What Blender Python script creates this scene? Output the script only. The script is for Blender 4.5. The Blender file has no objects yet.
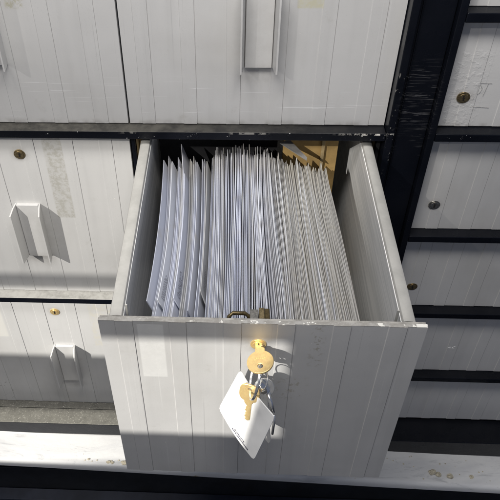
import bpy, bmesh, math, random
from mathutils import Vector, Matrix
random.seed(7)
scene = bpy.context.scene
COL = scene.collection
D = 0.2687                      # how far the middle drawer is pulled out

# ------------------------------------------------------------------ node helpers
class NT:
    def __init__(s, name):
        s.m = bpy.data.materials.new(name); s.m.use_nodes = True
        s.t = s.m.node_tree; s.n = s.t.nodes; s.l = s.t.links
        s.b = s.n['Principled BSDF']
        s.pos = s.n.new('ShaderNodeNewGeometry').outputs['Position']
        s.xyz = s.n.new('ShaderNodeSeparateXYZ'); s.l.new(s.pos, s.xyz.inputs[0])
    def link(s, a, b): s.l.new(a, b)
    def put(s, sock, v):
        if hasattr(v, 'is_linked'): s.l.new(v, sock)
        elif isinstance(v, (tuple, list)) and len(v) == 3 and sock.type == 'RGBA': sock.default_value = (*v, 1)
        else: sock.default_value = v
    def math(s, op, a, b=0.0, c=None, clamp=False):
        n = s.n.new('ShaderNodeMath'); n.operation = op; n.use_clamp = clamp
        s.put(n.inputs[0], a); s.put(n.inputs[1], b)
        if c is not None: s.put(n.inputs[2], c)
        return n.outputs[0]
    def noise(s, scale, detail=3, rough=.55, stretch=(1, 1, 1), off=(0, 0, 0), rot=(0, 0, 0), dist=0):
        mp = s.n.new('ShaderNodeMapping'); s.l.new(s.pos, mp.inputs[0])
        mp.inputs['Scale'].default_value = stretch; mp.inputs['Location'].default_value = off; mp.inputs['Rotation'].default_value = rot
        n = s.n.new('ShaderNodeTexNoise'); s.l.new(mp.outputs[0], n.inputs['Vector'])
        n.inputs['Scale'].default_value = scale; n.inputs['Detail'].default_value = detail; n.inputs['Roughness'].default_value = rough
        n.inputs['Distortion'].default_value = dist
        return n.outputs['Fac']
    def ramp(s, v, a, b, lo=0.0, hi=1.0):
        n = s.n.new('ShaderNodeMapRange'); n.interpolation_type = 'SMOOTHSTEP'
        s.put(n.inputs['Value'], v); n.inputs['From Min'].default_value = a; n.inputs['From Max'].default_value = b
        n.inputs['To Min'].default_value = lo; n.inputs['To Max'].default_value = hi
        return n.outputs[0]
    def mix(s, f, a, b, mode='MIX'):
        n = s.n.new('ShaderNodeMix'); n.data_type = 'RGBA'; n.blend_type = mode
        s.put(n.inputs[0], f); s.put(n.inputs[6], a); s.put(n.inputs[7], b)
        return n.outputs[2]
    def mul(s, *a):
        r = a[0]
        for x in a[1:]: r = s.math('MULTIPLY', r, x)
        return r
    def box(s, x0, x1, z0, z1, e=.0006, axis='Z'):
        X = s.xyz.outputs['X']; Z = s.xyz.outputs[axis]
        return s.mul(s.ramp(X, x0 - e, x0 + e), s.ramp(X, x1 - e, x1 + e, 1, 0), s.ramp(Z, z0 - e, z0 + e), s.ramp(Z, z1 - e, z1 + e, 1, 0))
    def bump(s, h, strength, dist=.001):
        n = s.n.new('ShaderNodeBump'); s.put(n.inputs['Height'], h); n.inputs['Strength'].default_value = strength; n.inputs['Distance'].default_value = dist
        s.l.new(n.outputs[0], s.b.inputs['Normal'])
    def fin(s, col, rough=.4, metal=0.0, **k):
        s.put(s.b.inputs['Base Color'], col); s.put(s.b.inputs['Roughness'], rough); s.put(s.b.inputs['Metallic'], metal)
        for a, v in k.items(): s.put(s.b.inputs[a], v)
        return s.m

def band(t, z0, z1, e=.006, axis='Z'):
    Z = t.xyz.outputs[axis]
    return t.mul(t.ramp(Z, z0 - e, z0 + e), t.ramp(Z, z1 - e, z1 + e, 1, 0))

def mat_paint():
    t = NT('grey_paint')
    c = t.mix(t.ramp(t.noise(5, 4), .3, .7), (.575, .573, .565), (.625, .622, .614))
    # vertical rolling streaks and a fine speckle
    c = t.mix(t.mul(t.ramp(t.noise(60, 3, stretch=(1, 1, .06)), .45, .75), .16), c, (.40, .40, .395))
    c = t.mix(t.mul(t.ramp(t.noise(900, 2), .55, .8), .22), c, (.38, .385, .39))
    vl = t.ramp(t.noise(330, 2, .6, stretch=(1, .01, .004)), .66, .70)
    c = t.mix(t.mul(vl, t.ramp(t.noise(9, 2), .40, .60), .30), c, (.30, .30, .30))
    vl = t.ramp(t.noise(300, 2, .6, stretch=(1, .01, .004), off=(7, 0, 0)), .67, .71)
    c = t.mix(t.mul(vl, t.ramp(t.noise(8, 2, off=(3, 3, 3)), .40, .60), .40), c, (.74, .74, .73))
    # grime blotches
    g = t.ramp(t.noise(26, 6, .7), .60, .78)
    c = t.mix(t.mul(g, .32), c, (.33, .31, .27))
    g2 = t.ramp(t.noise(5, 5, .6, off=(2, 8, 1), stretch=(1, 1, .6)), .50, .72)
    c = t.mix(t.mul(g2, .30), c, (.40, .385, .35))
    # handling scratches on the lower part of the upper drawers
    zb = band(t, .012, .062, .012)
    s1 = t.ramp(t.noise(7, 2, .5, stretch=(1, 1, 70), dist=.25), .655, .668)
    s1 = t.mul(s1, t.ramp(t.noise(17, 2, off=(4, 1, 2)), .46, .58), zb)
    s2 = t.ramp(t.noise(6, 2, .5, stretch=(1, 1, 85), off=(3, 2, 1), rot=(0, .07, 0), dist=.3), .668, .682)
    s2 = t.mul(s2, t.ramp(t.noise(14, 2, off=(9, 1, 2)), .44, .58), zb)
    c = t.mix(t.math('MAXIMUM', t.mul(s1, .6), t.mul(s2, .55)), c, (.80, .80, .80))
    # grime round locks and below pulls
    def blob(cx, cz, rx, rz, y0=None):
        dx = t.math('DIVIDE', t.math('SUBTRACT', t.xyz.outputs['X'], cx), rx); dz = t.math('DIVIDE', t.math('SUBTRACT', t.xyz.outputs['Z'], cz), rz)
        d = t.math('SQRT', t.math('ADD', t.math('MULTIPLY', dx, dx), t.math('MULTIPLY', dz, dz)))
        return t.ramp(d, .35, 1, 1, 0)
    sm = t.ramp(t.noise(48, 5, .7, off=(6, 6, 6)), .34, .66, .25, 1)
    for q in ((-.1432, -.048, .016, .016, .55), (-.1513, -.364, .015, .015, .4), (.1478, -.052, .022, .018, .4), (.3805, .041, .016, .014, .5), (.382, -.125, .014, .014, .5),
              (-.150, -.240, .030, .022, .35), (-.150, -.562, .030, .020, .35), (.149, .070, .034, .020, .28), (-.135, -.18, .05, .07, .16), (.149, .12, .05, .07, .14)):
        c = t.mix(t.mul(blob(*q[:4]), sm, q[4]), c, (.27, .25, .22))
    dk = t.ramp(t.noise(260, 2, .6, off=(9, 4, 4)), .775, .79)
    c = t.mix(t.mul(dk, .6), c, (.16, .15, .13))
    # small chips
    ch = t.ramp(t.noise(210, 2, .6), .765, .785)
    c = t.mix(t.mul(ch, .8), c, (.78, .77, .73))
    # glue and label residue
    n1 = t.ramp(t.noise(120, 5, .75), .42, .60); n2 = t.ramp(t.noise(240, 4, .7), .44, .58)
    r = t.mul(t.box(-.1125, -.0885, -.158, -.022, .0012), t.math('MULTIPLY_ADD', n1, .45, .18, clamp=True))
    Y = t.xyz.outputs['Y']
    face = t.ramp(Y, -.06, -.05)
    r = t.mul(r, face)
    c = t.mix(r, c, (.36, .345, .29))
    r = t.mul(t.box(-.098, -.056, -.452, -.336, .002), face, t.math('MULTIPLY_ADD', n1, .7, .1, clamp=True))
    c = t.mix(r, c, (.62, .60, .53))
    r = t.mul(t.box(-.262, -.238, -.432, -.34, .002), face, .6)
    c = t.mix(r, c, (.72, .71, .66))
    r = t.mul(t.box(.187, .214, .150, .20, .001), face, t.math('MULTIPLY_ADD', n1, .5, .4, clamp=True))
    c = t.mix(r, c, (.56, .54, .40))
    r = t.mul(t.box(-.118, -.10, .150, .20, .003), face, n1)
    c = t.mix(r, c, (.45, .43, .33))
    front = t.ramp(Y, -.262, -.26, 1, 0)
    r = t.mul(t.box(.0368, .0606, -.1105, -.026, .0008), front, t.math('MULTIPLY_ADD', n2, .10, .62))
    c = t.mix(r, c, (.76, .76, .74))
    r = t.mul(t.box(.196, .207, -.085, -.022, .004), front, t.ramp(t.noise(160, 4, .7), .52, .62))
    c = t.mix(t.mul(r, .6), c, (.33, .30, .23))
    r = t.mul(t.box(.168, .197, -.142, -.108, .006), front, t.ramp(t.noise(150, 4, .7, off=(1, 1, 3)), .53, .62))
    c = t.mix(t.mul(r, .55), c, (.36, .33, .26))
    # darker top face and worn edge of the open front, and along the bottoms of the closed ones
    rim = t.mul(front, t.ramp(t.xyz.outputs['Z'], -.0224, -.0217))
    c = t.mix(t.mul(rim, t.ramp(t.noise(130, 5, .7), .35, .6, .7, 1)), c, (.27, .26, .24))
    w = t.mul(front, t.ramp(t.xyz.outputs['Z'], -.0235, -.0222), t.ramp(t.noise(60, 4, .7, stretch=(1, 1, .5)), .575, .605))
    c = t.mix(t.mul(w, .85), c, (.80, .79, .74))
    gr = t.math('MAXIMUM', t.ramp(t.xyz.outputs['Z'], .0, .010, 1, 0), 0.0)
    gr = t.mul(gr, t.ramp(t.xyz.outputs['Z'], -.004, -.002), t.ramp(t.noise(70, 4), .4, .65))
    c = t.mix(t.mul(gr, .5), c, (.25, .24, .22))
    # dark drips near the foot of the lowest left drawer
    dr = t.mul(t.box(-.30, -.262, -.62, -.555, .004), t.ramp(t.noise(160, 3), .60, .66))
    c = t.mix(t.mul(dr, .5), c, (.2, .2, .2))
    # blistered paint round the top right lock
    bl = t.mul(t.box(.360, .40, -.0, .10, .008), face)
    bn = t.noise(110, 3, .6, off=(2, 2, 2))
    t.bump(t.math('ADD', t.math('ADD', t.mul(t.noise(330, 3, .6), .22), t.mul(t.noise(22, 2, .5), 1.6)), t.mul(bl, t.ramp(bn, .45, .70), 1.3)), .35, .0007)
    c = t.mix(t.mul(bl, t.ramp(t.noise(150, 3, .6, off=(5, 2, 2)), .68, .71), .6), c, (.82, .82, .8))
    return t.fin(c, t.ramp(t.noise(30, 4), .3, .7, .36, .50), 0.0, **{'Specular IOR Level': .42})

def mat_black():
    t = NT('black_enamel')
    X, Y, Z = (t.xyz.outputs[k] for k in 'XYZ')
    c = t.mix(t.ramp(t.noise(12, 3), .3, .7), (.003, .004, .007), (.006, .007, .011))
    # dust on every upward surface, thinning to almost none towards the right
    g = t.n.new('ShaderNodeNewGeometry'); nz = t.n.new('ShaderNodeSeparateXYZ'); t.link(g.outputs['Normal'], nz.inputs[0])
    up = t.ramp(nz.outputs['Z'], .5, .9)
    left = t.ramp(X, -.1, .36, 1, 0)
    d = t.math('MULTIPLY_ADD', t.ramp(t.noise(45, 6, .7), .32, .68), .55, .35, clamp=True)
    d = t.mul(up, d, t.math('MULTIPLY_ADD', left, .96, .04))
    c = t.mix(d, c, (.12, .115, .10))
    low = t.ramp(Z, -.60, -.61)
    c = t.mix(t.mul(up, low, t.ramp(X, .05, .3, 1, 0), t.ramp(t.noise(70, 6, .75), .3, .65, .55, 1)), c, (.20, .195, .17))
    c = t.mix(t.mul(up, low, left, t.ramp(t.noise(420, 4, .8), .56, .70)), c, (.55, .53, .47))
    midl = t.mul(up, band(t, -.34, -.30, .004), t.ramp(X, .02, .06, 1, 0))
    c = t.mix(t.mul(midl, t.ramp(t.noise(60, 5, .7), .3, .6, .6, 1.0)), c, (.36, .355, .335))
    # scratches on the post
    pb = t.mul(t.ramp(X, .30, .312), t.ramp(X, .340, .352, 1, 0), band(t, -.035, .085, .02))
    s = t.ramp(t.noise(26, 3, .6, stretch=(1, 1, 14), dist=.8, rot=(0, -.12, 0)), .60, .64)
    s = t.math('MAXIMUM', s, t.ramp(t.noise(18, 3, .6, stretch=(1, 1, 22), off=(2, 3, 1), rot=(0, .30, 0), dist=1.2), .61, .64))
    s = t.math('MAXIMUM', s, t.ramp(t.noise(22, 3, .6, stretch=(1, 1, 16), off=(8, 3, 1), rot=(0, -.40, 0), dist=.6), .62, .65))
    s = t.mul(s, pb, t.ramp(t.noise(20, 2, off=(3, 0, 0)), .38, .55))
    c = t.mix(t.mul(s, .12), c, (.5, .5, .52))
    # chipped edge of the rail over the open drawer
    e = t.mul(t.ramp(Y, -.0142, -.0148), band(t, -.0030, .0005, .0006))
    e2 = t.ramp(t.noise(75, 4, .7, stretch=(1, 1, .6)), .46, .54)
    far = t.math('MAXIMUM', t.ramp(X, .23, .285), t.mul(t.ramp(t.noise(11, 2), .60, .68), .35))
    c = t.mix(t.mul(e, e2, far, t.ramp(X, .31, .315, 1, 0)), c, (.62, .60, .55))
    e3 = t.mul(t.ramp(Y, -.0142, -.0148), t.ramp(X, .298, .3005), t.ramp(X, .306, .3085, 1, 0), t.ramp(t.noise(190, 4, .7, stretch=(1, 1, .5)), .61, .66), band(t, -.05, .08, .02))
    c = t.mix(t.mul(e3, .6), c, (.55, .53, .48))
    bare = t.mul(t.ramp(Y, -.0142, -.0148), band(t, -.013, .001, .001), t.ramp(t.noise(120, 4, .7, off=(0, 5, 0)), .66, .69))
    c = t.mix(bare, c, (.6, .6, .58))
    t.bump(t.noise(180, 4, .6), .25, .0006)
    return t.fin(c, t.math('MULTIPLY_ADD', d, .5, t.ramp(t.noise(30, 3), .3, .7, .22, .36)), 0.0, **{'Specular IOR Level': .2})

def mat_ledge():
    t = NT('white_ledge')
    c = t.mix(t.ramp(t.noise(7, 5, .6, stretch=(.5, 1, 1), dist=1.5), .42, .62), (.80, .80, .79), (.66, .665, .67))
    c = t.mix(t.mul(t.ramp(t.noise(14, 5, .75, stretch=(.4, 2.2, 1), dist=2.2), .54, .66), .5), c, (.40, .41, .42))
    c = t.mix(t.mul(t.ramp(t.noise(140, 5, .7), .66, .74), .6), c, (.30, .26, .18))
    Y = t.xyz.outputs['Y']
    c = t.mix(t.mul(t.ramp(Y, -.085, -.092), t.ramp(t.noise(90, 5, .7, stretch=(.4, 1, 1)), .64, .70)), c, (.52, .43, .26))
    t.bump(t.noise(60, 6, .6), .4, .0015)
    return t.fin(c, .55)

def mat_simple(name, col, rough, metal=0.0, nscale=60, var=.12, bump=.15, bd=.0005, **k):
    t = NT(name)
    a = tuple(x * (1 - var) for x in col); b = tuple(min(1, x * (1 + var)) for x in col)
    c = t.mix(t.ramp(t.noise(nscale, 4, .65), .3, .7), a, b)
    if bump: t.bump(t.noise(nscale * 4, 3), bump, bd)
    return t.fin(c, t.ramp(t.noise(nscale * .7, 3), .3, .7, rough * .85, rough * 1.15), metal, **k)

def mat_paper():
    t = NT('envelope_paper')
    oi = t.n.new('ShaderNodeObjectInfo')
    X, Y = t.xyz.outputs['X'], t.xyz.outputs['Y']
    c = t.mix(t.ramp(X, .13, .20), (.51, .54, .64), (.44, .43, .405))  # greyer to the right: the weaker light there is put into the colour
    c = t.mix(t.ramp(oi.outputs['Random'], .25, 1, 0, .85), c, (.37, .37, .365))
    c = t.mix(t.mul(t.ramp(t.math('FRACT', t.math('MULTIPLY', oi.outputs['Random'], 17.3)), .86, .88), .6), c, (.68, .71, .78))
    # browner and darker towards the back ends
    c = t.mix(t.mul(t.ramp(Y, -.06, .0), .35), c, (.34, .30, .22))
    c = t.mix(t.mul(t.ramp(t.noise(50, 4), .55, .75), .25), c, (.42, .38, .30))
    t.bump(t.noise(90, 4), .3, .0004)
    return t.fin(c, .8, 0.0, **{'Specular IOR Level': .2})

def mat_wall():
    t = NT('satin_sheet_metal')
    c = t.mix(t.ramp(t.noise(260, 3, .7, stretch=(1, .02, 1)), .38, .62), (.72, .73, .73), (.93, .93, .92))  # light streaks imitate the envelopes reflected in the shiny metal
    t.bump(t.noise(260, 3, .6, stretch=(1, .02, 1)), .3, .0005)
    return t.fin(c, .30, .10)

M = dict(
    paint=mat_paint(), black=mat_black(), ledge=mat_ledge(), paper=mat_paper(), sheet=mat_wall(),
    flange=mat_simple('flange_paint', (.385, .38, .36), .42, .0, 40, .1),
    lip=mat_simple('worn_lip', (.30, .29, .27), .5, 0, 90, .3),
    tan=mat_simple('tan_board', (.40, .265, .10), .8, 0, 40, .2),
    wood=mat_simple('slide_wood', (.36, .27, .14), .7, 0, 60, .25),
    brass=mat_simple('brass', (.98, .70, .32), .30, .62, 300, .08, .25, .0003),
    oldbrass=mat_simple('tarnished_brass', (.30, .235, .13), .36, .9, 400, .35, .3),
    nickel=mat_simple('worn_nickel', (.40, .385, .35), .3, .95, 400, .3, .3),
    steel=mat_simple('bright_steel', (.88, .88, .87), .30, 1.0, 300, .06, .1),
    slot=mat_simple('keyway_dark', (.012, .010, .008), .6, 0, 50, .1, 0),
    bronze=mat_simple('dark_bronze', (.10, .075, .035), .42, .7, 200, .4, .3),
    tag=mat_simple('white_plastic', (.80, .80, .79), .38, 0, 60, .03, .1),
    ink=mat_simple('print_ink', (.12, .12, .15), .8, 0, 50, .1, 0),
    pencil=mat_simple('pencil_mark', (.36, .355, .345), .8, 0, 200, .3, 0),
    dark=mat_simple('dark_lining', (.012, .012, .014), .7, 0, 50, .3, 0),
    plinth=mat_simple('plinth_enamel', (.009, .011, .015), .5, 0, 20, .4, .2),
    floor=mat_simple('floor_slate', (.022, .026, .040), .5, 0, 15, .3, .2),
    chip=mat_simple('plaster_crumb', (.55, .50, .38), .85, 0, 300, .3, .5),
    wall=mat_simple('plaster_wall', (.55, .54, .52), .9, 0, 10, .05, .1),  # matte surface of the unseen sun blockers
)
def mat_even_dimmer(name, a):  # unseen sheet added to weaken the sun evenly
    t = NT(name)
    tr = t.n.new('ShaderNodeBsdfTransparent'); tr.inputs[0].default_value = (a, a, a * 1.02, 1)
    df = t.n.new('ShaderNodeBsdfDiffuse'); df.inputs[0].default_value = (.3, .3, .3, 1)
    mx = t.n.new('ShaderNodeMixShader'); mx.inputs[0].default_value = .15
    t.link(tr.outputs[0], mx.inputs[1]); t.link(df.outputs[0], mx.inputs[2])
    t.link(mx.outputs[0], t.n['Material Output'].inputs['Surface'])
    return t.m
def mat_graded_dimmer():  # unseen sheet added to dim the sun more towards the right
    t = NT('streaked_window_glass')
    a = t.ramp(t.xyz.outputs['X'], .20 - 1.08, .47 - 1.08, .74, .10)
    tr = t.n.new('ShaderNodeBsdfTransparent'); cc = t.n.new('ShaderNodeCombineColor')
    for k in range(3): t.link(a, cc.inputs[k])
    t.link(cc.outputs[0], tr.inputs[0]); t.link(tr.outputs[0], t.n['Material Output'].inputs['Surface'])
    return t.m
M['frost'] = mat_graded_dimmer()
M['grey_card'] = mat_simple('grey_card', (.20, .195, .19), .8, 0, 60, .15)
M['frost_dim'] = mat_even_dimmer('dusty_glass', .32)

# ------------------------------------------------------------------ object helpers
def empty(name, loc, label=None, cat=None, group=None, kind=None):
    o = bpy.data.objects.new(name, None); COL.objects.link(o); o.location = loc; o.empty_display_size = .02
    return tag(o, label, cat, group, kind)
def tag(o, label=None, cat=None, group=None, kind=None):
    for k, v in (('label', label), ('category', cat), ('group', group), ('kind', kind)):
        if v: o[k] = v
    return o
def obj(name, bm, mat, parent=None, smooth=False, bevel=0, seg=2, loc=None):
    """bm holds world coordinates; the object's origin goes to its parent's origin (or loc)"""
    org = Vector(loc) if loc is not None else (world_loc(parent) if parent else Vector((0, 0, 0)))
    bmesh.ops.translate(bm, verts=bm.verts, vec=-org)
    bmesh.ops.recalc_face_normals(bm, faces=bm.faces)
    me = bpy.data.meshes.new(name); bm.to_mesh(me); bm.free()
    me.materials.append(mat)
    if smooth:
        for p in me.polygons: p.use_smooth = True
    o = bpy.data.objects.new(name, me); COL.objects.link(o)
    if parent: o.parent = parent; o.location = org - world_loc(parent)
    else: o.location = org
    if bevel:
        b = o.modifiers.new('bevel', 'BEVEL'); b.width = bevel; b.segments = seg; b.limit_method = 'ANGLE'; b.angle_limit = math.radians(40)
        if smooth is False:
            for p in me.polygons: p.use_smooth = True
            w = o.modifiers.new('wn', 'WEIGHTED_NORMAL'); w.keep_sharp = True
    return o
def world_loc(o):
    v = Vector((0, 0, 0))
    while o: v += Vector(o.location); o = o.parent
    return v
def box(bm, x0, x1, y0, y1, z0, z1):
    r = bmesh.ops.create_cube(bm, size=1)
    for v in r['verts']:
        v.co = Vector((x0 + (v.co.x + .5) * (x1 - x0), y0 + (v.co.y + .5) * (y1 - y0), z0 + (v.co.z + .5) * (z1 - z0)))
    return r['verts']
def B(*a):
    bm = bmesh.new(); box(bm, *a); return bm
def prism(bm, pts, axis_from, axis_to, f):
    """pts 2-D outline; f(u, v, w) -> 3-D point; extruded from w=axis_from to axis_to"""
    a = [bm.verts.new(f(u, v, axis_from)) for u, v in pts]
    b = [bm.verts.new(f(u, v, axis_to)) for u, v in pts]
    n = len(pts)
    for i in range(n): bm.faces.new((a[i], a[(i + 1) % n], b[(i + 1) % n], b[i]))
    bm.faces.new(a[::-1]); bm.faces.new(b)
def disc(bm, c, r, y0, y1, n=40, rz=None):
    prism(bm, [(c[0] + r * math.cos(2 * math.pi * i / n), c[2] + (rz or r) * math.sin(2 * math.pi * i / n)) for i in range(n)], y0, y1, lambda u, v, w: (u, w, v))
def tube(bm, pts, r, n=10, closed=False):
    pts = [Vector(p) for p in pts]; N = len(pts); rings = []
    up = Vector((.3, .2, .93)).normalized()
    for i, p in enumerate(pts):
        a = pts[(i - 1) % N] if (closed or i) else p; b = pts[(i + 1) % N] if (closed or i < N - 1) else p
        t = (b - a).normalized(); s = t.cross(up)
        if s.length < 1e-4: s = t.orthogonal()
        s.normalize(); u = s.cross(t).normalized()
        rings.append([bm.verts.new(p + r * (math.cos(2 * math.pi * k / n) * s + math.sin(2 * math.pi * k / n) * u)) for k in range(n)])
    for i in range(N if closed else N - 1):
        A, Bq = rings[i], rings[(i + 1) % N]
        for k in range(n): bm.faces.new((A[k], A[(k + 1) % n], Bq[(k + 1) % n], Bq[k]))
    if not closed: bm.faces.new(rings[0][::-1]); bm.faces.new(rings[-1])

# ------------------------------------------------------------------ drawer fronts
def front_outline(x0, x1, y, thick, period, first, strip, h=.0006):
    rnd = random.Random(int(x0 * 7919 + thick * 1e5 + first * 1e4 + y * 3001))
    """plan outline of a ribbed front whose flat face is at y: raised strips with a seam on their right"""
    p = [(x0, y)]
    s = x0 + first
    while s < x1 - .004:
        s += rnd.uniform(-.0008, .0008); g = rnd.uniform(.0002, .00042)
        p += [(s, y), (s + .0006, y - h)]
        e = s + strip + rnd.uniform(-.0006, .0006)
        if e + .003 < x1:
            p += [(e, y - h), (e + .0001, y + .0005), (e + .0001 + g, y + .0005), (e + .0002 + g, y)]
        else:
            p += [(x1, y - h)]; break
        s += period
    if p[-1][0] < x1: p.append((x1, y))
    p += [(x1, y + thick), (x0, y + thick)]
    return p
def ribbed_front(x0, x1, z0, z1, y, thick, period, first, strip):
    bm = bmesh.new()
    prism(bm, front_outline(x0, x1, y, thick, period, first, strip), z0, z1, lambda u, v, w: (u, v, w))
    return bm
def handle(parent, cx, z0, z1, y=0.0):
    """channel pull: raised web between two thin flared flanges"""
    bm = bmesh.new()
    prism(bm, [(cx - .0150, y), (cx - .0146, y - .0048), (cx + .0146, y - .0048), (cx + .0150, y)], z0, z1, lambda u, v, w: (u, v, w))
    h = obj('handle', bm, M['paint'], parent, bevel=.0006)
    for s in (-1, 1):
        bm = bmesh.new()
        a = cx + s * .0158; b = cx + s * .0192
        pts = [(y - .0005, z1), (y - .0105, z1 - .0005), (y - .0220, z1 - .0045), (y - .0220, z0 + .002), (y - .0005, z0 - .0005)]
        t = .0010
        def f(v, w, side): return ((a + (b - a) * min(1, (y - v) / .0220)) + side * t, v, w)
        A = [bm.verts.new(f(v, w, -1)) for v, w in pts]; Bq = [bm.verts.new(f(v, w, 1)) for v, w in pts]
        n = len(pts)
        for i in range(n): bm.faces.new((A[i], A[(i + 1) % n], Bq[(i + 1) % n], Bq[i]))
        bm.faces.new(A[::-1]); bm.faces.new(Bq)
        obj('flange', bm, M['paint'], h, bevel=.0003)
    return h
def lock(parent, cx, cz, mat, y=0.0, r=.0074, tilt=0.0):
    bm = bmesh.new(); disc(bm, (cx, 0, cz), r, y - .0012, y + .003)
    L = obj('lock', bm, mat, parent, bevel=.0004)
    bm = bmesh.new(); disc(bm, (cx, 0, cz), r * .70, y - .0019, y - .001)
    obj('lock_plug', bm, mat, L, bevel=.0003)
    bm = bmesh.new()
    c, s = math.cos(tilt), math.sin(tilt)
    pts = [(-.0008, -.0034), (.0008, -.0034), (.0008, -.0008), (.0014, .0002), (.0006, .0014), (.0008, .0032), (-.0006, .0032), (-.0008, .001), (-.0014, 0), (-.0008, -.001)]
    prism(bm, [(cx + u * c - v * s, cz + u * s + v * c) for u, v in pts], y - .0023, y - .0018, lambda u, v, w: (u, w, v))
    obj('keyhole', bm, M['slot'], L)
    return L
def closed_drawer(label, x0, x1, z0, z1, period=.0493, first=.0150, strip=.0163, name='drawer', group=None):
    t = empty(name, (x0, 0, z0), label, 'drawer', group)
    obj('front_panel', ribbed_front(x0, x1, z0, z1, 0.0, .006, period, first, strip), M['paint'], t, bevel=.0003)
    bm = B(x0 + .008, x1 - .008, .0065, .30, z0 + .006, z1 - .02)
    obj('drawer_box', bm, M['sheet'], t)
    return t

G = 'closed grey drawers around the open one'
t = closed_drawer('wide grey drawer with a channel handle cut off by the top left corner', -.303, -.0022, .0012, .2915, group=G)
handle(t, -.147, .083, .184)
t = closed_drawer('wide grey drawer with a channel handle directly above the open drawer of envelopes', 0, .2985, .0012, .2915, group=G)
handle(t, .149, .081, .184)
t = closed_drawer('grey drawer with tarnished lock and mottled glue strip, left of the open drawer', -.303, -.0035, -.3122, -.0132, group=G)
handle(t, -.1495, -.231, -.132); lock(t, -.1432, -.0480, M['oldbrass'])
t = closed_drawer('lowest left grey drawer, half in hard shadow, its round brass lock catching the sun', -.298, -.0035, -.6265, -.3257, group=G)
handle(t, -.1495, -.549, -.450); lock(t, -.1513, -.3640, M['brass'])

RG = 'small grey drawers of the right hand column'
RP = dict(period=.0435, first=.0215, strip=.0160, group=RG, name='small_drawer')
closed_drawer('small grey drawer topmost in the right column, only its bottom edge in view', .3570, .660, .1528, .2915, **RP)
t = closed_drawer('small grey drawer with blistered paint and pencil scribble beside a brass lock', .3570, .660, .0012, .1402, **RP)
lock(t, .3805, .0410, M['oldbrass'], tilt=.1)
# illegible pencil strokes beside the lock
bm = bmesh.new()
for pts in [[(.3925, .0605), (.4075, .0600)], [(.3935, .0590), (.3938, .0470), (.3915, .0380)], [(.3955, .058), (.3985, .053), (.3965, .0470), (.3945, .0455)],
            [(.4035, .0600), (.4020, .047), (.4015, .043)], [(.3880, .0285), (.3960, .0287), (.4120, .0275)]]:
    tube(bm, [(x, -.0006, z) for x, z in pts], .00018, 5)
obj('pencil_marks', bm, M['pencil'], t)
t = closed_drawer('small grey drawer', .3570, .660, -.1680, -.0132, **RP)
t['label'] = 'small grey drawer with a dark silver lock, below the pencil scribbled one'
lock(t, .3820, -.1250, M['nickel'])
t = closed_drawer('small grey drawer whose half hidden brass lock peeks out behind the open drawer', .3570, .660, -.3290, -.1815, **RP)
lock(t, .3835, -.2870, M['oldbrass'])
t = closed_drawer('small grey drawer with a white scuff mark, second from the bottom of the right column', .3570, .660, -.4960, -.3430, **RP)
lock(t, .3830, -.4540, M['oldbrass'])
bm = bmesh.new()
tube(bm, [(.466, -.0004, -.4335), (.4705, -.0004, -.4320)], .0006, 5); tube(bm, [(.472, -.0004, -.4335), (.4765, -.0004, -.4300)], .0007, 5); tube(bm, [(.469, -.0004, -.4375), (.476, -.0004, -.4355)], .0004, 5)
obj('scuff', bm, M['tag'], t)
t = closed_drawer('lowest small grey drawer of the right column, just above the black base', .3570, .660, -.6480, -.5100, **RP)
lock(t, .3830, -.6080, M['oldbrass'])

# ------------------------------------------------------------------ cabinet frame
fr = empty('cabinet_frame', (.3, 0, -.63), 'glossy black enamelled steel frame of rails and a scratched post that holds the drawers', 'cabinet frame')
def rail(x0, x1, z0, z1, y0=-.015): obj('rail', B(x0, x1, y0, .035, z0, z1), M['black'], fr, bevel=.0012, seg=3)
rail(-.62, .2992, -.0116, -.0004)
rail(-.62, -.0015, -.3245, -.3132)
rail(-.62, .2992, .2925, .304)
for z in (.1410, -.0116, -.1800, -.3415, -.5085): rail(.3555, .70, z, z + .0112)
rail(.3555, .70, .2925, .304)
bm = B(.3085, .3465, -.007, .035, -.655, .34); obj('post', bm, M['black'], fr, bevel=.001)
for a, b in ((.2995, .3080), (.3470, .3552)):
    obj('post_flange', B(a, b, -.0155, .03, -.6545, .34), M['black'], fr, bevel=.0012, seg=3)
obj('post_bead', B(.3120, .3134, -.0085, -.0068, -.654, .34), M['black'], fr, bevel=.0004)
obj('divider', B(-.0014, .0035, .0006, .40, -.63, -.0118), M['black'], fr, bevel=.0008)
obj('side_stile', B(-.310, -.3045, -.012, .40, -.63, -.012), M['black'], fr, bevel=.0008)
for k, (x, w) in enumerate(((.0042, .0016), (.0066, .0012))):
    obj('slide', B(x, x + w, .004 + .01 * k, .40, -.10, -.0125), M['wood'], fr)
obj('slide', B(.2905, .2935, .006, .40, -.11, -.014), M['bronze'], fr)
# compartment the open drawer slides into
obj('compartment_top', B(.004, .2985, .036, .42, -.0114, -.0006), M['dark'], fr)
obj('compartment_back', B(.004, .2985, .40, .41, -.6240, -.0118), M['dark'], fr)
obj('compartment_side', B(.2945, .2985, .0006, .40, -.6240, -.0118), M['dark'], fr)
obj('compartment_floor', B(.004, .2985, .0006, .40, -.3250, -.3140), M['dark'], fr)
obj('lower_front', B(.004, .2985, .0006, .006, -.6240, -.3265), M['paint'], fr)
# base member: a deep dusty step under the drawers
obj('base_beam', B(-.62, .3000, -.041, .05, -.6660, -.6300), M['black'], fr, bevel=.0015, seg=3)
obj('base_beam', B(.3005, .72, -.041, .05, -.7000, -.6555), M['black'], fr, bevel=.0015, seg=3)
obj('base_lip', B(-.62, .2998, -.0125, .02, -.6298, -.6280), M['black'], fr, bevel=.0006)

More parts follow.
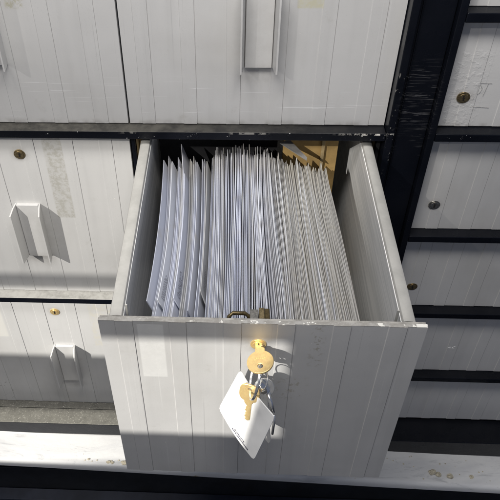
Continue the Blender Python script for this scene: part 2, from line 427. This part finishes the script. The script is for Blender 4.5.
# ------------------------------------------------------------------ ledge and what is below it
def ledge_z(x): return -.6665 - .0445 * (x + .2)
def ledge_mesh():
    bm = bmesh.new()
    pts = [(.10, 0), (-.088, 0), (-.0925, -.0015), (-.0955, -.006), (-.0955, -.017), (.10, -.017)]
    N = 60; rings = []
    for i in range(N + 1):
        x = -.65 + 1.45 * i / N
        yo = -.003 * max(0, min(1, (x + .2) / .6)) 
        rings.append([bm.verts.new((x, y + (yo if y < 0 else 0), ledge_z(x) + z)) for y, z in pts])
    for i in range(N):
        for k in range(len(pts)):
            bm.faces.new((rings[i][k], rings[i][(k + 1) % len(pts)], rings[i + 1][(k + 1) % len(pts)], rings[i + 1][k]))
    bm.faces.new(rings[0]); bm.faces.new(rings[-1][::-1])
    return bm
lg = obj('ledge', ledge_mesh(), M['ledge'], None, loc=(.1, 0, -.68), bevel=.0008)
tag(lg, 'white stone-like ledge streaked with grey that runs under the cabinet', 'ledge')
pl = obj('plinth', B(-.65, .8, -.080, .05, -.98, -.72), M['plinth'], None, loc=(.1, 0, -.95), bevel=.001)
tag(pl, 'dark plinth below the white ledge at the bottom of the photo', 'plinth')
fl = obj('floor', B(-3, 3, -3, .4, -1.00, -.981), M['floor'], None, loc=(0, 0, -1.0)); tag(fl, kind='structure')
bm = B(-.65, .8, -.1020, -.0805, -.810, -.800); o = obj('plinth_moulding', bm, M['floor'], pl, bevel=.001)

rnd_c = random.Random(3)
# crumbs of plaster on the ledge
def crumb(x, y, r, label, sq=.6):
    bm = bmesh.new(); bmesh.ops.create_icosphere(bm, subdivisions=2, radius=r)
    for v in bm.verts:
        v.co *= random.uniform(.7, 1.25); v.co.z *= sq; v.co.x *= 1.35
    z = ledge_z(x) + r * sq * .75
    bmesh.ops.translate(bm, verts=bm.verts, vec=(x, y, z))
    o = obj('crumb', bm, M['chip'], None, loc=(x, y, z)); tag(o, label, 'crumb', 'crumbs lying on the white ledge')
crumb(.478, -.076, .0055, 'largest cream crumb on the ledge, right of the open drawer')
crumb(.4875, -.079, .0040, 'cream crumb close beside the right of the largest one')
crumb(.5075, -.0815, .0042, 'pale round crumb on the ledge between the largest crumb and a flat sliver', .8)
crumb(.545, -.080, .0034, 'flat tan sliver on the ledge, furthest right of the crumbs', .35)
for x, dy, rr in ((-.130, 0, .0010), (-.124, .002, .0018), (-.1175, -.001, .0009), (-.109, .001, .0012), (-.089, -.001, .0030), (-.084, .001, .0014), (-.0815, -.002, .0022), (-.071, .003, .0011), (-.064, 0, .0024), (-.0605, -.0015, .0036), (-.058, .002, .0016)):
    crumb(x, -.0865 + dy, rr, 'tiny tan crumb on the sunlit left end of the ledge near its edge', .5)
for k in range(16):
    x = rnd_c.uniform(.40, .60); crumb(x, rnd_c.uniform(-.089, -.048), rnd_c.uniform(.0006, .0012), 'speck of grit on the shaded right end of the ledge', .5)

# ------------------------------------------------------------------ the open drawer
od = empty('open_drawer', (.149, -D, -.31), 'grey metal drawer pulled out and packed with envelopes, keys hanging from its lock', 'drawer')
ZT = -.0215
fp = obj('front_panel', ribbed_front(.0018, .2965, -.3095, ZT, -D, .0035, .0493, .0140, .0163), M['paint'], od, bevel=.0003)
obj('front_lip', B(.0026, .2958, -D + .0036, -D + .0062, -.030, ZT - .0006), M['lip'], fp, bevel=.0005)
Y0, Y1 = -D + .0063, .22
for s, (xa, xb) in (('l', (.0105, .0235)), ('r', (.2755, .2885))):
    # rolled top flange with the thin wall hanging from its inner edge
    bm = bmesh.new()
    n = 7
    out = []
    if s == 'l':
        prof = [(xb, -.306), (xb, ZT - .003), (xb - .0012, ZT - .0008), (xb - .004, ZT), (xa + .004, ZT - .0004), (xa + .001, ZT - .002), (xa, ZT - .005), (xa, -.306)]
    else:
        prof = [(xa, -.306), (xa, ZT - .003), (xa + .0012, ZT - .0008), (xa + .004, ZT), (xb - .004, ZT - .0006), (xb - .001, ZT - .0026), (xb, ZT - .006), (xb, -.306)]
    prism(bm, prof, Y0, Y1, lambda u, v, w: (u, w, v))
    o = obj('side_panel', bm, M['flange'], od, smooth=True)
    o.modifiers.new('es', 'EDGE_SPLIT').split_angle = math.radians(35)
    xi = xb if s == 'l' else xa
    d_ = .0006 if s == 'l' else -.0006
    obj('inner_lining', B(min(xi, xi + d_), max(xi, xi + d_), Y0, Y1, -.305, ZT - .004), M['sheet'], o)
obj('bottom_panel', B(.0245, .2745, Y0, Y1, -.3055, -.3040), M['sheet'], od)
obj('back_panel', B(.0245, .2745, .1985, .2000, -.3038, -.040), M['sheet'], od)
for x, y in ((.0268, -.2575), (.2715, -.2575)):
    obj('locating_tab', B(x - .0011, x + .0011, y, y + .0016, -.30, -.0135), M['flange'], od, bevel=.0003)
# lock with its case behind the front
L = lock(od, .1478, -.0520, M['brass'], y=-D)
bm = B(.1395, .1475, -D + .0064, -.2480, -.060, -.0275); obj('lock_case', bm, M['nickel'], L, bevel=.0006)
bm = B(.1480, .1530, -D + .0064, -.2470, -.060, -.0265); obj('lock_case', bm, M['oldbrass'], L, bevel=.0006)
bm = B(.1534, .1580, -D + .0064, -.2450, -.060, -.0300); obj('cam', bm, M['bronze'], L, bevel=.0006)
bm = bmesh.new(); box(bm, .1045, .1190, -D + .0064, -.2555, -.040, -.0345)
obj('latch_bar', bm, M['bronze'], L, bevel=.0008)
bm = bmesh.new(); tube(bm, [(.1190, -.2585, -.0375), (.1205, -.256, -.0285), (.1240, -.254, -.0262), (.1350, -.254, -.0262), (.1385, -.255, -.0290), (.1392, -.2575, -.0375)], .0019, 8)
obj('latch_loop', bm, M['bronze'], L, smooth=True)

# tan board behind the envelopes, and a dark plate added for the shade
bd = obj('follower_board', B(.186, .2550, .0300, .0325, -.302, -.0225), M['tan'], None, loc=(.23, .031, -.302), bevel=.0004)
tag(bd, 'tan board standing behind the right half of the envelopes', 'board')
obj('batten', B(.2340, .2380, .0262, .0298, -.300, -.0200), M['wood'], bd, bevel=.0004)
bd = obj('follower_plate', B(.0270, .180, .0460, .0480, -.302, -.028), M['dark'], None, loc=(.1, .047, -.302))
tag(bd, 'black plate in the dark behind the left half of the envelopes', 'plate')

# ------------------------------------------------------------------ envelopes
def sstep(a, b, x):
    t = max(0, min(1, (x - a) / (b - a))); return t * t * (3 - 2 * t)
def lean_of(x0):
    return .34 * (1 - sstep(.05, .155, x0)) - .085 * sstep(.15, .24, x0)
def place(x0, y, z, zt):
    """shared displacement field, so that neighbours nest instead of crossing"""
    x = x0 + lean_of(x0) * (zt - z) * (1.0 if zt - z < .08 else (.08 / (zt - z)) ** .55)
    q = (y + .25) / .25                                     # 0 at the front, 1 at the back
    x += .0125 * (1 - q) * sstep(.12, .236, x0)             # right hand ones splay towards the front
    x += .0045 * math.sin(3.0 * q + .6) * (1 - sstep(.05, .13, x0)) - .004 * (1 - sstep(.05, .12, x0)) * (1 - q) ** 2
    x += .0016 * math.sin(3.5 * q + x0 * 45 + 2 * math.sin(x0 * 130)) * sstep(.09, .12, x0) * (1 - sstep(.16, .20, x0))
    return x
def envelope(x0, y0, y1, zt, th, label, group, wob=0.0, tilt=0.0, corner=0.0, seed=0, peak=0.0):
    rnd = random.Random(seed)
    NY = 14; zs = [0, .0012, .010, .030, .070, .13, None]
    bm = bmesh.new(); S = []
    ph = rnd.uniform(0, 6); amp = rnd.uniform(.0, .0005)
    for side in (-1, 1):
        g = []
        for i in range(NY + 1):
            q = i / NY; y = y0 + (y1 - y0) * q
            ztl = zt + tilt * (q - .5) + .0007 * math.sin(6 * q + ph)
            if corner and q < .12: ztl -= corner * (1 - q / .12)
            ztl += peak * max(0, (q - .72) / .28) ** 1.3
            row = []
            for k, dz in enumerate(zs):
                z = ztl - dz if dz is not None else -.3025
                x = place(x0, y, z, zt) + wob * math.sin(math.pi * q) + amp * math.sin(5 * q + ph) * (1 if k < 4 else .4)
                off = th * (.30 if k == 0 else .5)
                row.append(bm.verts.new((x + side * off, y, z)))
            g.append(row)
        S.append(g)
    K = len(zs)
    for side, g in enumerate(S):
        for i in range(NY):
            for k in range(K - 1): bm.faces.new((g[i][k], g[i + 1][k], g[i + 1][k + 1], g[i][k + 1]))
    A, C = S
    for i in range(NY):
        bm.faces.new((A[i][0], A[i + 1][0], C[i + 1][0], C[i][0])); bm.faces.new((A[i][-1], A[i + 1][-1], C[i + 1][-1], C[i][-1]))
    for k in range(K - 1):
        bm.faces.new((A[0][k], A[0][k + 1], C[0][k + 1], C[0][k])); bm.faces.new((A[-1][k], A[-1][k + 1], C[-1][k + 1], C[-1][k]))
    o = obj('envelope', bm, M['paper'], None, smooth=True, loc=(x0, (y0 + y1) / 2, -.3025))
    o.modifiers.new('es', 'EDGE_SPLIT').split_angle = math.radians(38)
    return tag(o, label, 'envelope', group)
def address(parent, x0, zt, th, ya, n=4, seed=1):
    """tiny unreadable lines of print on the exposed face near the front end"""
    rnd = random.Random(seed); bm = bmesh.new()
    for l in range(n):
        d = .0040 + l * .0020
        y = ya
        end = ya + rnd.uniform(.020, .032)
        while y < end:
            w = rnd.uniform(.0010, .0030)
            z = zt - d; q = []
            for yy, zz in ((y, z), (y + w, z), (y + w, z - .0008), (y, z - .0008)):
                q.append(bm.verts.new((place(x0, yy, zz, zt) + th * .5 + .00065, yy, zz)))
            bm.faces.new(q)
            y += w + rnd.uniform(.0006, .0014)
    return obj('address_print', bm, M['ink'], parent)
# the ones that stand proud of their neighbours: (x0, front end, back end, top, label)
proud = [
    (.0395, -.226, -.010, -.0465, 'white envelope leaning at the far left end of the row, next to the dark gap', 0),
    (.0500, -.224, -.012, -.0480, 'white envelope with small print, second proud one from the left drawer wall', 4),
    (.0655, -.222, -.035, -.0465, 'white envelope with small print, third proud one from the left drawer wall', 4),
    (.0800, -.232, -.006, -.0530, 'white envelope with a bent front corner, between two printed ones', 0),
    (.0915, -.213, -.012, -.0460, 'white envelope with the clearest lines of small print, fourth proud one from the left', 4),
]
spots = [p[0] for p in proud]
x = .0425; k = 0
EG = 'envelopes packed on edge in the open drawer'
for i, (x0, a, b, zt, lb, n) in enumerate(proud):
    o = envelope(x0, a, b, zt, .0011, lb, EG, seed=900 + i)
    if n: address(o, x0, zt, .0011, a + .007, n, 50 + i)
# one that pokes up at the back, with a mark on its corner
tall = envelope(.0650, -.246, .016, -.0560, .0011, 'tall envelope whose pointed back corner pokes above the left part of the row', EG, seed=991, peak=.013)
cnt = 0
while x < .2365:
    near = min((x - s) for s in spots if x - s > -.0012) if any(x - s > -.0012 for s in spots) else 9
    if near < .0056 and x < .10:
        x += .0008; continue
    cnt += 1
    rnd = random.Random(cnt)
    if x < .10:
        zt = -.056 - rnd.uniform(0, .006); a = -.252 + rnd.uniform(-.004, .012); b = .004 + rnd.uniform(-.02, .010)
        lb = 'thin greyish white envelope in the loosely filled left third of the drawer'; step = rnd.uniform(.0008, .0013); th = step * rnd.uniform(.7, .85)
    elif x < .168:
        zt = -.0465 - rnd.uniform(0, .004) - (.006 if rnd.random() < .2 else 0) + .003 * math.sin(x * 160); a = -.250 + rnd.uniform(-.004, .006); b = .010 + rnd.uniform(-.012, .010)
        lb = 'bluish white envelope in the tightly packed middle of the drawer'; step = rnd.uniform(.0007, .00112) + (.0012 if rnd.random() < .07 else 0); th = min(step, .0012) * rnd.uniform(.80, .95)
    else:
        zt = -.050 - .010 * sstep(.168, .20, x) - rnd.uniform(0, .0022); a = -.254 + rnd.uniform(-.002, .003); b = .002 - .012 * sstep(.18, .236, x) + rnd.uniform(-.010, .006)
        lb = 'thin grey-white envelope in the even right hand block of the drawer'; step = rnd.uniform(.00082, .00100); th = step * rnd.uniform(.74, .86)
    grp = 'thin envelopes in the left third' if x < .10 else 'bluish envelopes in the middle' if x < .168 else 'grey-white envelopes in the right block'
    envelope(x, a, b, zt, th, lb, grp, wob=rnd.uniform(-.0003, .0003), tilt=rnd.uniform(-.002, .002), seed=cnt, corner=(rnd.uniform(.002, .006) if rnd.random() < .16 else 0), peak=(rnd.uniform(.002, .008) if rnd.random() < .22 else 0))
    x += step
# a loose sheet lying over the back right envelopes
bm = bmesh.new()
P = [(.180, .012, -.037), (.212, -.008, -.0475), (.2130, -.003, -.0472), (.192, .020, -.037)]
lo = [bm.verts.new(p) for p in P]; hi = [bm.verts.new((p[0], p[1], p[2] + .0008)) for p in P]
bm.faces.new(lo[::-1]); bm.faces.new(hi)
for i in range(4): bm.faces.new((lo[i], lo[(i + 1) % 4], hi[(i + 1) % 4], hi[i]))
o = obj('loose_card', bm, M['grey_card'], None, loc=(.2, 0, -.04)); tag(o, 'grey corner of a loose card over the envelopes, before the tan board', 'card')

# ------------------------------------------------------------------ keys, rings, tag
def flat_key(name, R0, hole_off, hole_r, blade_w, blade_l, th=.0021, neck=.0045, teeth=True, square=False):
    """key in its own XY plane, bow centre at the origin, blade towards +Y"""
    bm = bmesh.new()
    out = []
    n = 40; a0 = math.asin(min(.9, neck / R0))
    for i in range(n + 1):
        a = a0 + (2 * math.pi - 2 * a0) * i / n
        r = R0 * (1 + (.10 * abs(math.sin(2 * a)) ** 2 if square else 0))
        out.append((r * math.sin(a), r * math.cos(a)))
    yb = R0 * math.cos(a0)
    out += [(-neck, yb + .0024), (-blade_w, yb + .0030)]
    L0 = yb + .0030
    prof = [(-blade_w, L0 + blade_l * .93), (-blade_w * .2, L0 + blade_l)]
    out += prof
    if teeth:
        m = 5
        for i in range(m):
            q = L0 + blade_l * (.92 - i * .17)
            out += [(blade_w * (.95 if i % 2 else .75), q), (blade_w * (.25 if i % 2 == 0 else .45), q - blade_l * .085)]
    out += [(blade_w, L0 + blade_l * .04), (neck, L0 - .0006)]
    vs = [bm.verts.new((u, v, 0)) for u, v in out]
    ed = [bm.edges.new((vs[i], vs[(i + 1) % len(vs)])) for i in range(len(vs))]
    hv = [bm.verts.new((hole_r * math.cos(2 * math.pi * i / 20), -hole_off + hole_r * math.sin(2 * math.pi * i / 20), 0)) for i in range(20)]
    ed += [bm.edges.new((hv[i], hv[(i + 1) % 20])) for i in range(20)]
    bmesh.ops.triangle_fill(bm, edges=ed, use_beauty=True)
    r = bmesh.ops.extrude_face_region(bm, geom=bm.faces[:])
    bmesh.ops.translate(bm, verts=[v for v in r['geom'] if isinstance(v, bmesh.types.BMVert)], vec=(0, 0, th))
    bmesh.ops.translate(bm, verts=bm.verts, vec=(0, 0, -th / 2))
    bmesh.ops.recalc_face_normals(bm, faces=bm.faces)
    # raised maker's marks too small to read
    return bm
def frame_from(yaxis, zhint):
    y = Vector(yaxis).normalized(); z = Vector(zhint); z = (z - y * z.dot(y)).normalized(); x = y.cross(z)
    return Matrix((x, y, z)).transposed()
def put_key(name, bm, mat, loc, yaxis, zhint, label, bevel=.0004):
    bmesh.ops.transform(bm, matrix=frame_from(yaxis, zhint).to_4x4(), verts=bm.verts)
    bmesh.ops.translate(bm, verts=bm.verts, vec=loc)
    o = obj(name, bm, mat, None, loc=loc, bevel=bevel)
    return tag(o, label, 'key')
kc = Vector((.1490, -.2895, -.0500))
k1 = put_key('key', flat_key('key', .0122, .0045, .0026, .0040, .013), M['brass'], kc, (0, 1, -.05), (-.20, .05, .98), 'brass key with a round bow pushed into the lock of the open drawer')
fr_ = frame_from((0, 1, -.05), (-.20, .05, .98))
bm = bmesh.new()
for i in range(6):
    vs = box(bm, -.0050 + i * .0018, -.0050 + i * .0018 + .0008, .0030 + .0004 * (i % 2), .0048, .0010, .00125)
bmesh.ops.transform(bm, matrix=fr_.to_4x4(), verts=bm.verts); bmesh.ops.translate(bm, verts=bm.verts, vec=kc)
obj('stamped_marks', bm, M['brass'], k1)

TT, TL, TB, TR = (Vector(p) for p in ((.1313, -.2787, -.0800), (.1115, -.2856, -.1365), (.1462, -.3239, -.1634), (.1637, -.3138, -.1003)))
ctr = (TT + TB) / 2
nrm = (TR - TT).cross(TL - TT).normalized()
camp = Vector((.1216, -.633, .469))
if nrm.dot(camp - ctr) < 0: nrm = -nrm
def tag_pt(a, b, h=0.0):
    """a along top->right, b along top->left, slightly bowed card"""
    p = TT * (1 - a) * (1 - b) + TR * a * (1 - b) + TL * (1 - a) * b + TB * a * b
    return p + nrm * (h + .0022 * math.sin(math.pi * a))
def tag_mesh():
    bm = bmesh.new(); n = 16; S = []
    for h in (-.0006, .0006):
        g = []
        for i in range(n + 1):
            row = []
            for j in range(n + 1):
                a, b = i / n, j / n
                # rounded corners
                ax, bx = (a - .5) * 2, (b - .5) * 2
                rr = .12; ex, ey = max(0, abs(ax) - (1 - rr)), max(0, abs(bx) - (1 - rr))
                if ex > 0 and ey > 0:
                    m = max(ex, ey); l = math.hypot(ex, ey); f = m / l
                    ax = math.copysign((1 - rr) + ex * f, ax); bx = math.copysign((1 - rr) + ey * f, bx)
                row.append(bm.verts.new(tag_pt(ax / 2 + .5, bx / 2 + .5, h)))
            g.append(row)
        S.append(g)
    for g in S:
        for i in range(n):
            for j in range(n): bm.faces.new((g[i][j], g[i + 1][j], g[i + 1][j + 1], g[i][j + 1]))
    A, C = S
    for i in range(n):
        for (p, q) in (((i, 0), (i + 1, 0)), ((i, n), (i + 1, n)), ((0, i), (0, i + 1)), ((n, i), (n, i + 1))):
            bm.faces.new((A[p[0]][p[1]], A[q[0]][q[1]], C[q[0]][q[1]], C[p[0]][p[1]]))
    return bm
tg = obj('key_tag', tag_mesh(), M['tag'], None, smooth=True, loc=TT)
tg.modifiers.new('es', 'EDGE_SPLIT').split_angle = math.radians(50)
tag(tg, 'square white plastic tag hanging cornerwise from the keys, bleached by the sun', 'key tag')
bm = bmesh.new(); rnd = random.Random(5)
for row, b in enumerate((.955, .915)):
    a = .40 if row == 0 else .45
    while a < (.80 if row == 0 else .70):
        w = rnd.uniform(.012, .040)
        q = [bm.verts.new(tag_pt(u, vv, .0009)) for u, vv in ((a, b), (a + w, b), (a + w, b - .022), (a, b - .022))]
        bm.faces.new(q); a += w + rnd.uniform(.004, .012)
obj('tag_print', bm, M['ink'], tg)

k2c = Vector((.1403, -.2964, -.0899)); tip = Vector((.1381, -.3064, -.1223))
put_key('key', flat_key('key', .0098, .0045, .0020, .0030, .0205, .0019, .0040, square=True), M['brass'], k2c, tip - k2c, (camp - k2c).normalized() + nrm * .5, 'small brass key with a squared bow lying across the white tag')
k3c = Vector((.1540, -.2915, -.0880)); tip = Vector((.1592, -.3206, -.1433))
put_key('key', flat_key('key', .0095, .0040, .0020, .0028, .047, .0019, .0036), M['steel'], k3c, tip - k3c, nrm + Vector((.6, .1, 0)), 'silver key mostly hidden behind the white tag, its tip below the tag edge')

def ring(c, ax, ay, r, wire, label, turns=2, ell=1.0):
    bm = bmesh.new(); n = 48; ax = Vector(ax).normalized(); ay = Vector(ay); ay = (ay - ax * ay.dot(ax)).normalized(); az = ax.cross(ay)
    pts = []
    for i in range(n * turns):
        a = 2 * math.pi * i / n
        w = (wire * 1.9) * (i / (n * turns) - .5) if turns > 1 else 0
        pts.append(Vector(c) + ax * math.cos(a) * r * ell + ay * math.sin(a) * r + az * w)
    tube(bm, pts, wire, 8, closed=(turns == 1))
    o = obj('key_ring', bm, M['steel'], None, smooth=True, loc=c); return tag(o, label, 'key ring')
hole = kc + fr_ @ Vector((0, -.0045, 0))
# big ring: passes through the bow of the key in the lock and the small key
k2h = k2c - (Vector((.1381, -.3064, -.1223)) - k2c).normalized() * .0038
rc = (hole + k2h) / 2
vw = (camp - rc).normalized(); axr = (hole - rc).normalized()
ring(rc, axr, vw * .93 + axr.cross(vw) * .33, (hole - rc).length, .0009, 'silver split ring looped through the round brass key, holding the tag')
ring((.1530, -.2935, -.0720), (.35, -.05, .9), vw * .8 + Vector((.6, .1, -.1)) * .5, .0085, .0006, 'thin silver ring right of the big one, holding the clasp', turns=1)
# clasp
cl = empty('clasp', (.1525, -.2930, -.0850), 'small silver swivel clasp with a screw, tucked behind the top of the white tag', 'clasp')
bm = bmesh.new(); tube(bm, [(.1480, -.2915, -.0800), (.1520, -.2925, -.0840), (.1560, -.2940, -.0900)], .0046, 16); obj('barrel', bm, M['steel'], cl, smooth=False, bevel=.0008)
bm = bmesh.new(); tube(bm, [(.1535, -.2990, -.0845), (.1532, -.2965, -.0843)], .0030, 14); obj('screw', bm, M['nickel'], cl, bevel=.0004)
bm = bmesh.new(); tube(bm, [(.1570, -.2950, -.0905), (.1600, -.3010, -.0960), (.1622, -.3060, -.1060)], .0021, 10); obj('arm', bm, M['steel'], cl, smooth=True)
bm = bmesh.new(); tube(bm, [(.1632, -.3085, -.1060), (.1636, -.3110, -.1150), (.1625, -.3150, -.1290)], .0013, 8); obj('pin', bm, M['steel'], cl, smooth=True)

# ------------------------------------------------------------------ unseen blockers and dimming sheets, added to shape the sun patches
# sun direction (.9, 1, -.97); the added blockers stand behind the camera at y = -1.2
SD = Vector((.9, 1.0, -.97))
YB = 1.2
def U(u): return u - .9 * YB
def W(w): return w + .97 * YB
ww = empty('window_wall', (U(0), -YB, W(-.5)), None, None, None, 'structure')
def panel(n, u0, u1, w0, w1, mat='wall', th=.02): obj(n, B(U(u0), U(u1), -YB - th, -YB, W(w0), W(w1)), M[mat], ww)
panel('wall_right', .418, 1.75, -1.9, -.2745)
panel('wall_below', -1.3, .4178, -1.9, -.757)
panel('transom', -1.3, .4178, -.625, -.4816)
panel('muntin', -1.3, .4178, -.290, -.275)
panel('frosted_pane', -1.3, 1.2, -.2745, -.021, 'frost', .004)
panel('frosted_pane', -1.3, 1.2, -.0205, .6, 'frost_dim', .004)

# ------------------------------------------------------------------ light
sun = bpy.data.lights.new('sun', 'SUN'); sun.energy = 5.0; sun.angle = math.radians(.4); sun.color = (1, .96, .89)
so = bpy.data.objects.new('sun', sun); COL.objects.link(so); so.rotation_euler = SD.to_track_quat('-Z', 'Y').to_euler()
so.location = (-2, -2, 2)
ar = bpy.data.lights.new('overhead_lamp', 'AREA'); ar.shape = 'RECTANGLE'; ar.size = .55; ar.size_y = .22; ar.energy = 11; ar.color = (1, .965, .92)
ao = bpy.data.objects.new('overhead_lamp', ar); COL.objects.link(ao); ao.location = (.06, -.42, .92)
ao.rotation_euler = (Vector((.12, -.10, -.2)) - Vector(ao.location)).to_track_quat('-Z', 'Y').to_euler()
w = bpy.data.worlds.new('World'); scene.world = w; w.use_nodes = True
bg = w.node_tree.nodes['Background']; bg.inputs[0].default_value = (.58, .69, 1.0, 1); bg.inputs[1].default_value = .185

# ------------------------------------------------------------------ camera
cam = bpy.data.cameras.new('camera'); co = bpy.data.objects.new('camera', cam); COL.objects.link(co); scene.camera = co
co.location = (.12161, -.63306, .46903)
co.rotation_euler = (math.pi / 2 - .70446, .02111, .04249)
cam.sensor_width = 36; cam.lens = 663.82 / 500 * 36
cam.shift_x = (250 - 201.394) / 500; cam.shift_y = (169.339 - 250) / 500
cam.clip_start = .01; cam.clip_end = 50
cam.dof.use_dof = False
scene.render.engine = 'CYCLES'
scene.view_settings.view_transform = 'Standard'; scene.view_settings.look = 'None'; scene.view_settings.exposure = 0; scene.view_settings.gamma = 1
